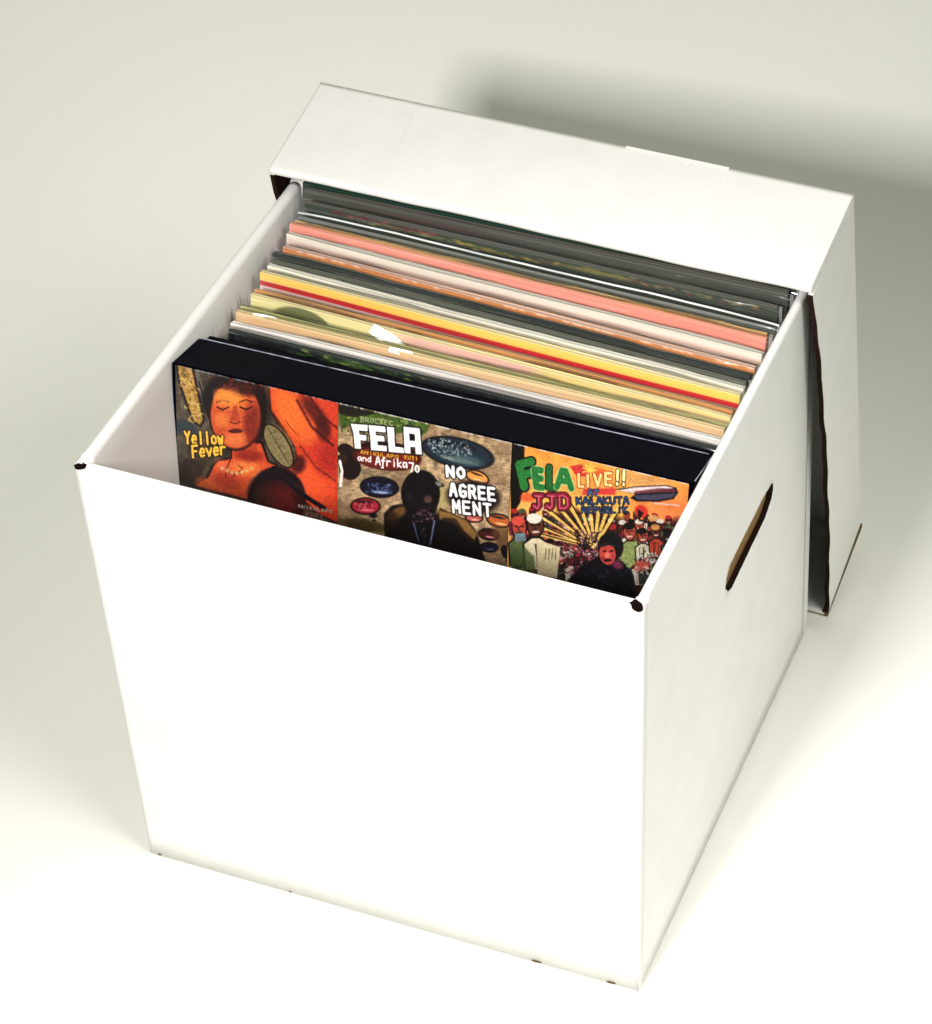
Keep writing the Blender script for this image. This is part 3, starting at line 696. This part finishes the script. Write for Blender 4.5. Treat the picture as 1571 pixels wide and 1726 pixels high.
    p.text('A', 415, 402, (0, 0), (108, 14), (0, -126), 46, GRN, out=(180, 216, 170), ow=4, soft=6)
    p.poly([(515, 250), (600, 236), (680, 300), (620, 330), (560, 320)], (196, 48, 46), soft=8); p.poly([(700, 260), (790, 280), (800, 330), (710, 320)], (220, 96, 40), soft=8)
    for k in range(9):
        a = k * .7; p.line([(665, 280), (665 + 52*math.cos(a), 280 + 46*math.sin(a))], 9, (246, 196, 80))
    for (ch, x, y, w_, h_) in (('L', 582, 400, 34, 88), ('I', 628, 398, 44, 80), ('V', 700, 396, 50, 84), ('E', 785, 390, 46, 88)):
        p.text(ch, x, y, (0, 0), (w_, w_*.1), (0, -h_), 20, (250, 206, 130), out=(170, 52, 30), ow=7)
    p.text('!!', 850, 388, (48, 4), (46, 4), (6, -104), 22, (246, 232, 160), out=K_, ow=6)
    p.text('JJD', 232, 560, (100, 0), (70, 4), (0, -98), 36, (156, 28, 56), out=K_, ow=7, soft=6); p.text('JJD', 232, 560, (100, 0), (64, 4), (0, -92), 6, (226, 130, 150), a=.8)
    for (x, y) in ((228, 560), (330, 562)): p.ell(x + 90, y, 12, 12, 0, (166, 32, 62))
    p.poly([(620, 420), (860, 416), (856, 466), (600, 462)], (200, 44, 50), .9, 10)
    B_ = (52, 84, 136)
    p.text('AT', 650, 465, (44, 2), (32, 2), (0, -38), 12, (70, 100, 160), out=K_, ow=5)
    p.text('KALAKUTA', 562, 532, (51, 0), (36, 0), (0, -48), 11, B_, out=K_, ow=5); p.text('REPUBLIK', 600, 597, (45, 0), (32, 0), (0, -42), 10, B_, out=K_, ow=4)
    p.noise(9, .10, seed=23)

# ------------------------------------------------------------------ black boxed set with the three printed covers
Hm = np.array([[2468.6312322939607, 100.29879267784345, 288.8097355131478], [497.86172397844115, 2616.5657964467396, 608.0771767875503], [-0.15681729423209534, 0.3035361644100007, 1.0]])
sw, sd, sh = .33365, .04492, .300
bset = empty('boxed_record_set', (-.0045, .12544, .31), 'thick black glossy boxed record set with three colourful album covers printed on its face', 'record box set')
SR = RZ(.00201) @ RX(-.20649) @ RY(.01223)
bset.rotation_euler = Matrix(SR.tolist()).to_euler()
gap = .0011; lid_d = sd * .80
shell = obox('case_shell', (0, 0, -sh), (sw, 0, 0), (0, lid_d, 0), (0, 0, sh), [M_black], bset, bevel=.0009)
tray = obox('case_tray', (.003, lid_d + gap, -sh + .001), (sw - .006, 0, 0), (0, sd - lid_d - gap, 0), (0, 0, sh - .0028), [M_black], bset, bevel=.0006)
neck = obox('case_inner_board', (.004, lid_d - .001, -sh + .002), (sw - .008, 0, 0), (0, gap + .002, 0), (0, 0, sh - .0062), [mat('grey_board', (120, 122, 130), .7)], bset)
for p_ in shell.data.polygons: p_.use_smooth = False
FACT = 0.80
def cover(k, s0, s1, tmax, fn, org, sc, base):
    ns, ntt = 300, 270
    s = np.linspace(s0, s1, ns); t = np.linspace(.0007, tmax, ntt)
    SS, TT = np.meshgrid(s, t); SS, TT = SS.ravel(), TT.ravel()
    q = Hm @ np.stack([SS, TT, np.ones_like(SS)]); px = q[0]/q[2]; py = q[1]/q[2]
    p = Paint((px - org[0]) * sc, (py - org[1]) * sc, base); fn(p)
    c = lin(np.clip(p.c, 0, 255)) * FACT; c = c * np.clip(.25 + 1.9 * c.max(1, keepdims=True), 0, 1.06)
    # rubbed white wear along the top fold
    wr = np.random.RandomState(60 + k).rand(ns); wr = np.convolve(wr, np.ones(7)/7, 'same')
    amt = np.clip((wr - .42) * 6, 0, 1) * (1.0 if k else .35)
    for j in range(3 if k < 2 else 2):
        row = c[j*ns:(j+1)*ns]; row[:] = row * (1 - (amt * (.85 - .25*j))[:, None]) + (amt * (.85 - .25*j))[:, None] * .62
    me = bpy.data.meshes.new('printed_cover')
    V = np.stack([SS, np.full_like(SS, -.00035), -TT], 1)
    idx = np.arange(ns*ntt).reshape(ntt, ns)
    Fq = np.stack([idx[:-1, :-1], idx[1:, :-1], idx[1:, 1:], idx[:-1, 1:]], -1).reshape(-1, 4)
    me.from_pydata(V.tolist(), [], Fq.tolist()); me.update()
    at = me.color_attributes.new('ink', 'FLOAT_COLOR', 'POINT')
    at.data.foreach_set('color', np.concatenate([c, np.ones((len(c), 1))], 1).astype('f4').ravel())
    return link('printed_cover', me, M_print, bset)
w3 = sw / 3
o = cover(0, .0026, w3 - .0001, .108, paint1, (270, 590), 1571/310., (90, 78, 64)); o['label'] = 'orange and red portrait cover lettered Yellow Fever'
o = cover(1, w3 + .0001, 2*w3 - .0002, .108, paint2, (560, 660), 1571/320., (176, 148, 112)); o['label'] = 'tan cover with dark silhouette lettered No Agreement'
o = cover(2, 2*w3 + .0001, sw - .0028, .108, paint3, (850, 730), 1571/350., (230, 150, 60)); o['label'] = 'orange crowd cover with green lettering'
# scuffed edges of the case; the right-end strip is a painted bevel highlight
for (p0, e) in (((.002, lid_d - .0004, .0001), (sw * .985, 0, 0)), ((sw*.17, lid_d + gap - .0002, -.0017), (sw*.8, 0, 0)), ((sw - .0006, .003, .0001), (0, lid_d - .005, 0))):
    e = np.array(e); a = (.0006, 0, 0) if e[1] else (0, .0006, 0)
    obox('scuff_glint_edge', p0, e, a, (0, 0, .0003), [M_worn_glint], bset)

# ------------------------------------------------------------------ records in plastic sleeves
def sleeve_cover(name, w_, h, th, fn, base, par, ns=260, top=None, strip=.034):
    """card sleeve: front face and top edge painted, leaning in its parent's frame: x across, -z down, +y back"""
    ntt = 40
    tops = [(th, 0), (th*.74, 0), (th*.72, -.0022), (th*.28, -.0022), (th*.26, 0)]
    t = np.concatenate([np.linspace(0, strip, ntt), [h]])
    s = np.linspace(0, w_, ns); n = ns; m = len(t) + 5
    rb = random.Random(int(w_ * 1e5) + int(th * 1e6)); p0, p1 = rb.uniform(0, 6), rb.uniform(0, 6)
    bow = .0004 * np.sin(s / w_ * 5 + p0) + .0002 * np.sin(s / w_ * 13 + p1); lift = .0003 * np.sin(s / w_ * 7 + p1)
    V = [(x, y + b_, z + l_) for (y, z) in tops for (x, b_, l_) in zip(s, bow, lift)]
    V += [(x, b_, -tt + l_) for tt in t for (x, b_, l_) in zip(s, bow, lift)]
    SS = np.tile(s / w_, m); TT = np.repeat(np.concatenate([np.zeros(5), t]), n)
    p = Paint(SS * 1000, TT * 1e5, base)       # x 0..1000 across, y = 100 per millimetre
    if fn: fn(p)
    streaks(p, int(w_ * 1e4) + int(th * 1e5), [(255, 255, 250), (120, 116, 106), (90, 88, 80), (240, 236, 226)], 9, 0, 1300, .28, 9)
    c = np.clip(p.c, 0, 255)
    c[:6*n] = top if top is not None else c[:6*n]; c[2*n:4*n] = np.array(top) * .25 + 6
    c = lin(c) * .98
    idx = np.arange(n*m).reshape(m, n)
    F = np.stack([idx[:-1, :-1], idx[1:, :-1], idx[1:, 1:], idx[:-1, 1:]], -1).reshape(-1, 4).tolist()
    b = len(V); V += [(0, th, -h), (w_, th, -h)]
    F += [(idx[0, 0], b, idx[-1, 0], idx[5, 0]), (idx[0, -1], idx[5, -1], idx[-1, -1], b+1)]
    F += [(idx[0, 0], idx[0, -1], b+1, b)]
    c = np.vstack([c, c[-1], c[-1]])
    me = bpy.data.meshes.new(name); me.from_pydata(V, [], F); me.update()
    at = me.color_attributes.new('ink', 'FLOAT_COLOR', 'POINT')
    at.data.foreach_set('color', np.concatenate([c, np.ones((len(c), 1))], 1).astype('f4').ravel())
    return link(name, me, M_sleeve, par)

def plastic(w_, h, th, par, seed, up=.0022, sidex=.0025, seam=False, amp=.0006):
    r = random.Random(seed); n = 70
    ph = [r.uniform(0, 6) for _ in range(5)]
    sxl = .0006
    def wv(u, v): return amp * (math.sin(u*11 + ph[0] + v*30) + .6*math.sin(u*23 + ph[1] - v*55) + .4*math.sin(u*47 + ph[2]))
    ts = [0, .0008, .002, .004, .008, .014, .024, .05, h]
    V = []; F = []
    rows = []
    # back sheet (up) -> over the welded top -> front sheet
    ring = [('b', t) for t in ts[::-1]] + [('f', t) for t in ts]
    for (k, t) in ring:
        row = []
        for i in range(n + 1):
            u = i / n; x = -sxl + (w_ + sxl + sidex)*u
            fl_ = min(1, t / .003)
            yc = th / 2; off = (th / 2 + .0013) * fl_ + .00006
            wave = wv(u, t) * (1 if t < .05 else 0)
            y = yc + (off + max(0, wave)*.5 if k == 'b' else -off - max(0, -wave)*.9)
            # corners droop
            zc = up - t - .0012 * (abs(2*u - 1) ** 14) + wv(u, 0) * .35
            V.append((x, y, zc)); row.append(len(V) - 1)
        rows.append(row)
    for a, b in zip(rows[:-1], rows[1:]):
        for i in range(n): F.append((a[i], a[i+1], b[i+1], b[i]))
    me = bpy.data.meshes.new('plastic_sleeve'); me.from_pydata(V, [], F); me.update()
    o = link('plastic_sleeve', me, M_clear, par, smooth=True)
    # welded side seam and top seam: milky, catches the light
    for X in ((w_ + sidex),):
        V = []; F = []
        m = 30
        for i in range(m + 1):
            t = h * .35 * (i / m) ** 1.6
            for dx in (-.0011, .0011): V.append((X + dx + .0004*math.sin(t*300 + ph[3]), th/2 + .0005*math.sin(t*180 + ph[4]), up - .0012 - t))
        for i in range(m): F.append((2*i, 2*i+1, 2*i+3, 2*i+2))
        me = bpy.data.meshes.new('welded_seam'); me.from_pydata(V, [], F); me.update(); link('welded_seam', me, M_seam, o, smooth=True)
    if seam:
        V = []; F = []
        for i in range(n + 1):
            u = i / n; x = -sxl + (w_ + sxl + sidex)*u; zc = up - .0012 * (abs(2*u - 1) ** 14) + wv(u, 0)*.35
            for (dy, dz) in ((-.0007, -.0006), (0, .0004), (.0007, -.0006)): V.append((x, th/2 + dy, zc + dz))
        for i in range(n):
            for k in range(2): F.append((3*i+k, 3*i+k+1, 3*i+k+4, 3*i+k+3))
        me = bpy.data.meshes.new('top_seam'); me.from_pydata(V, [], F); me.update(); link('top_seam', me, seam, o, smooth=True)
    return o

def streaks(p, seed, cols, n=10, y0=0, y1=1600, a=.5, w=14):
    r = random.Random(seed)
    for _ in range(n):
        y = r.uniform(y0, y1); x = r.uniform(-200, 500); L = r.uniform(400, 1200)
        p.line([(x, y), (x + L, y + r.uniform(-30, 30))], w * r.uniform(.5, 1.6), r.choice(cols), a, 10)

def f_backshade(p): streaks(p, 61, [(14, 36, 28), (40, 84, 62)], 12, 0, 1500, .6)
def f_grey(p): streaks(p, 1, [(128, 124, 118), (40, 48, 44), (96, 78, 78), (150, 150, 140)], 34, 0, 2000); p.ell(250, 500, 160, 160, 0, (82, 54, 56), .6, .8); p.ell(700, 900, 160, 200, 0, (106, 104, 76), .5, .8)
def f_mottled(p):
    streaks(p, 2, [(40, 48, 40), (84, 92, 80), (28, 34, 30)], 24, 0, 2600, .6)
    r = random.Random(3)
    for (x0, x1, y, cl) in ((60, 280, 230, [(128, 34, 44), (90, 24, 34), (156, 70, 70)]), (140, 420, 430, [(110, 118, 70), (140, 132, 80), (64, 78, 52)]), (330, 560, 420, [(140, 128, 52), (168, 150, 60), (96, 60, 50)]), (600, 700, 300, [(110, 104, 60), (130, 122, 60)]), (700, 960, 330, [(130, 44, 44), (150, 120, 60), (90, 110, 70), (160, 140, 110)])):
        for k in range(60):
            x = r.uniform(x0, x1); yy = y + r.uniform(-110, 130)
            p.line([(x, yy), (x + r.uniform(-14, 20), yy + r.uniform(-90, 90))], r.uniform(8, 20), r.choice(cl), .7, 8)
    p.poly([(560, 240), (710, 240), (690, 480), (570, 480)], (124, 116, 58), .55, 30)
def f_whiteline(p): streaks(p, 4, [(110, 118, 112), (50, 58, 54), (84, 92, 88)], 20, 0, 1400, .6)
def f_thin(p): streaks(p, 41, [(170, 112, 46), (226, 186, 110)], 12, 0, 700, .6)
def f_pink(p): p.noise(160, .05, .25, 1, seed=12); streaks(p, 5, [(250, 168, 148), (232, 136, 120)], 9, 0, 1300, .5, 12)
def f_white1(p):
    p.line([(-50, 150), (1050, 150)], 28, (150, 140, 128), .9, 14); p.line([(-50, 400), (1050, 400)], 30, (60, 52, 48), .95, 12)
    p.poly([(-20, 430), (1020, 430), (1020, 3600), (-20, 3600)], (226, 198, 184), 1, 40); p.noise(120, .06, .3, 1, seed=14)
    p.line([(-50, 980), (1050, 980)], 260, (206, 160, 140), .5, 260)
def f_orange(p):
    r = random.Random(8)
    for k in range(64):
        x = 10 + k*15.6 + r.uniform(-4, 4)
        p.ell(x, 60, 7, 60, 0, (255, 232, 205) if r.random() < .5 else (196, 130, 92), .75, .6)
    p.line([(-20, 330), (1020, 330)], 120, (226, 156, 96), .5, 100); p.line([(-20, 800), (1020, 800)], 240, (196, 110, 58), .6, 200)
def f_dark(p): streaks(p, 6, [(96, 100, 92), (34, 40, 38), (120, 116, 96), (22, 28, 28)], 30, 0, 1400, .6, 12)
def f_white2(p): p.line([(-50, 230), (1050, 230)], 26, (150, 146, 130), .8, 16); p.noise(100, .05, .3, 1, seed=15)
def f_yellow(p):
    p.poly([(-20, 560), (1020, 560), (1020, 900), (-20, 900)], (200, 30, 48), 1, 20); p.poly([(-20, 905), (1020, 905), (1020, 4000), (-20, 4000)], (236, 216, 212), 1, 20); p.noise(200, .05, .25, 1, seed=16)
def f_brown(p): streaks(p, 7, [(222, 160, 96), (176, 104, 50)], 10, 0, 900, .5)
def f_pale(p):
    p.poly([(330, -10), (700, -10), (720, 4000), (300, 4000)], (226, 178, 164), 1, 60); p.poly([(610, -10), (1020, -10), (1020, 4000), (560, 4000)], (224, 200, 130), 1, 60)
    p.poly([(790, 300), (1020, 300), (1020, 4000), (800, 4000)], (178, 146, 116), .8, 60); p.ell(112, 1000, 62, 900, 0, (104, 108, 70), 1, .1); p.line([(60, 1050), (330, 1300)], 120, (214, 214, 116), .5, 80); p.noise(60, .07, .3, 1, seed=17)
def f_lime(p):
    p.poly([(210, -10), (420, -10), (420, 4000), (200, 4000)], (176, 128, 124), 1, 40); p.poly([(395, -10), (600, -10), (600, 4000), (400, 4000)], (112, 124, 96), 1, 40)
    p.poly([(590, -10), (790, -10), (800, 4000), (600, 4000)], (228, 210, 104), 1, 40); p.poly([(788, -10), (1020, -10), (1020, 4000), (790, 4000)], (172, 134, 104), 1, 30); p.noise(60, .08, .3, 1, seed=18)
def f_peach(p):
    p.noise(90, .07, .3, 1, seed=19); r = random.Random(9)
    for k in range(12): x = 420 + k*46; p.line([(x, 560), (x + 14, 600)], 22, (176, 130, 88), .6)
    p.line([(-20, 60), (1020, 60)], 40, (240, 214, 160), .8, 40)
def f_white3(p): p.noise(140, .08, .3, 1, seed=20); p.line([(-20, 420), (1020, 420)], 60, (180, 172, 170), .5, 40)
def f_foliage(p):
    p.noise(9, .5, 1, .02, seed=24); r = random.Random(10)
    for k in range(150): p.ell(r.gauss(300, 70), r.uniform(0, 900), r.uniform(5, 12), r.uniform(60, 130), 0, r.choice([(62, 92, 38), (112, 130, 66), (30, 50, 26), (24, 34, 26)]), .85, .4)

M_whiteseam = mat('bright_seam', (225, 230, 230), .25, spec=.8, coat=.6)
LEAN = .2065
# label, left top (x, y), right top (x, y), height of the top edge, card thickness, painter, base colour, top edge colour, plastic margin
RECS = [
 ('added dark green sheet at the back of the box, standing in for the shaded back wall', (-.0030, .3120), (.3310, .3055), .3170, .0030, f_backshade, (22, 52, 40), (30, 60, 48), .0008, False),  # added sleeve, dark in place of the shade on the back wall
 ('record in hazy grey plastic sleeve, in front of the added dark green sheet', (.0010, .3062), (.3290, .2980), .3172, .0032, f_grey, (74, 76, 70), (96, 92, 86), .0020, False),
 ('dark green record sleeve with mottled red and olive print, third from the back', (.0053, .2965), (.3264, .2850), .3140, .0030, f_mottled, (54, 62, 54), (104, 102, 98), .0016, False),
 ('dark grey-green record whose plastic edge shines as a bright white line', (.0048, .2870), (.3295, .2710), .3090, .0020, f_whiteline, (74, 82, 76), (150, 152, 146), .0022, M_whiteseam),
 ('thin ochre orange record sleeve directly behind the salmon pink one', (.0040, .2826), (.3262, .2655), .3085, .0010, f_thin, (204, 150, 76), (226, 190, 130), .0012, False),
 ('salmon pink record sleeve', (.0017, .2796), (.3272, .2612), .3082, .0026, f_pink, (240, 150, 132), (255, 176, 150), .0014, False),
 ('cream record sleeve with thin dark line, right in front of the salmon pink one', (.0033, .2716), (.3288, .2490), .3060, .0040, f_white1, (232, 222, 206), (222, 218, 204), .0012, False),
 ('orange record sleeve with a dotted row along its top edge', (.0065, .2588), (.3285, .2360), .3050, .0034, f_orange, (214, 134, 76), (226, 190, 170), .0012, False),
 ('black record sleeve right in front of the dotted orange one', (.0030, .2508), (.3276, .2285), .3050, .0036, f_dark, (50, 56, 54), (44, 50, 50), .0014, False),
 ('charcoal grey record sleeve behind the cream white one', (.0041, .2452), (.3271, .2232), .3040, .0030, f_dark, (84, 86, 78), (110, 108, 98), .0014, False),
 ('cream white record sleeve right behind the yellow and red striped one', (.0048, .2396), (.3278, .2172), .3038, .0036, f_white2, (236, 230, 210), (246, 242, 226), .0012, False),
 ('record sleeve with yellow band and red stripe above white', (.0031, .2320), (.3279, .2100), .3040, .0030, f_yellow, (252, 206, 96), (240, 226, 176), .0010, False),
 ('narrow brownish orange record sleeve in front of the yellow and red one', (.0063, .2172), (.3277, .1978), .3020, .0022, f_brown, (204, 132, 70), (214, 160, 100), .0012, False),
 ('pale yellow record sleeve with dark green oval and pink patch', (.0065, .2112), (.3284, .1915), .3020, .0028, f_pale, (232, 220, 160), (240, 226, 170), .0012, False),
 ('lime yellow record sleeve with mauve, green and tan patches', (.0037, .2005), (.3280, .1868), .2990, .0020, f_lime, (212, 212, 136), (226, 226, 150), .0022, False),
 ('peach tan record sleeve with small brown marks', (.0046, .1938), (.3279, .1812), .3010, .0034, f_peach, (228, 188, 140), (236, 212, 160), .0012, False),
 ('greyish white record sleeve near the boxed set', (.0052, .1845), (.3285, .1738), .2990, .0036, f_white3, (226, 216, 210), (236, 232, 226), .0014, False),
 ('black record sleeve with green foliage print touching the boxed set', (.0060, .1790), (.3280, .1678), .2975, .0026, f_foliage, (24, 27, 30), (40, 44, 46), .0016, False),
]
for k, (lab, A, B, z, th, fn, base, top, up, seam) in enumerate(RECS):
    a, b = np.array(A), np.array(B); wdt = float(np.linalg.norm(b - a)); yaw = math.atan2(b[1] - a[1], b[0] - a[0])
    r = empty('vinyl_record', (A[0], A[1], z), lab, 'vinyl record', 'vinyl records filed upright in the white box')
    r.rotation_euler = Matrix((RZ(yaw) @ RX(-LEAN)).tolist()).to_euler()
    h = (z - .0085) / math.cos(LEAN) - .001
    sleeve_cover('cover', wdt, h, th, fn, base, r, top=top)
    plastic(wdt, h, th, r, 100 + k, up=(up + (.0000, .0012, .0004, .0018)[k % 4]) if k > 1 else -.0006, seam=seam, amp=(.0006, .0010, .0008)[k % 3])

# added polythene facets, tilted to mirror the key lamp as glare
M_glare = clear_mat('glare_polythene', lo=0.07, hi=0.7, rough=0.20, milk=0.06, bscale=20, bdist=.00003)
def curl(parent_label, x, t, ln, wd, skew, seed):
    par = [o for o in bpy.data.objects if o.get('label') == parent_label][0]
    nx, nv = 26, 14; V = []; F = []
    Mi = par.matrix_basis.to_3x3().inverted()
    nrm = (Mi @ Vector((.20, -.762, .616))).normalized()
    ax = Vector((math.cos(skew), 0, -math.sin(skew))); ax = (ax - nrm * ax.dot(nrm)).normalized(); up = nrm.cross(ax) * -1
    if up.z < 0: up = -up
    for i in range(nx + 1):
        for j in range(nv + 1):
            u = i / nx - .5; v = j / nv - .5
            q = Vector((x, -.0035, -t)) + ax * (u * ln) + up * (v * wd * (1 - .5 * abs(u))) - nrm * (.42 * (v * wd) ** 2 * 14 + .10 * (u * ln) ** 2 * 14) + nrm * .0012
            V.append(q); 
    for i in range(nx):
        for j in range(nv):
            a = i * (nv + 1) + j; F.append((a, a + 1, a + nv + 2, a + nv + 1))
    me = bpy.data.meshes.new('glare_facet'); me.from_pydata([tuple(v) for v in V], [], F); me.update()
    link('glare_facet', me, M_glare, par, smooth=True)
PALE = 'pale yellow record sleeve with dark green oval and pink patch'; LIME = 'lime yellow record sleeve with mauve, green and tan patches'
curl(PALE, .100, .0050, .027, .0085, .42, 1)
curl(LIME, .122, .0016, .030, .0035, .02, 2)
curl(LIME, .020, .0008, .016, .0035, .0, 3)
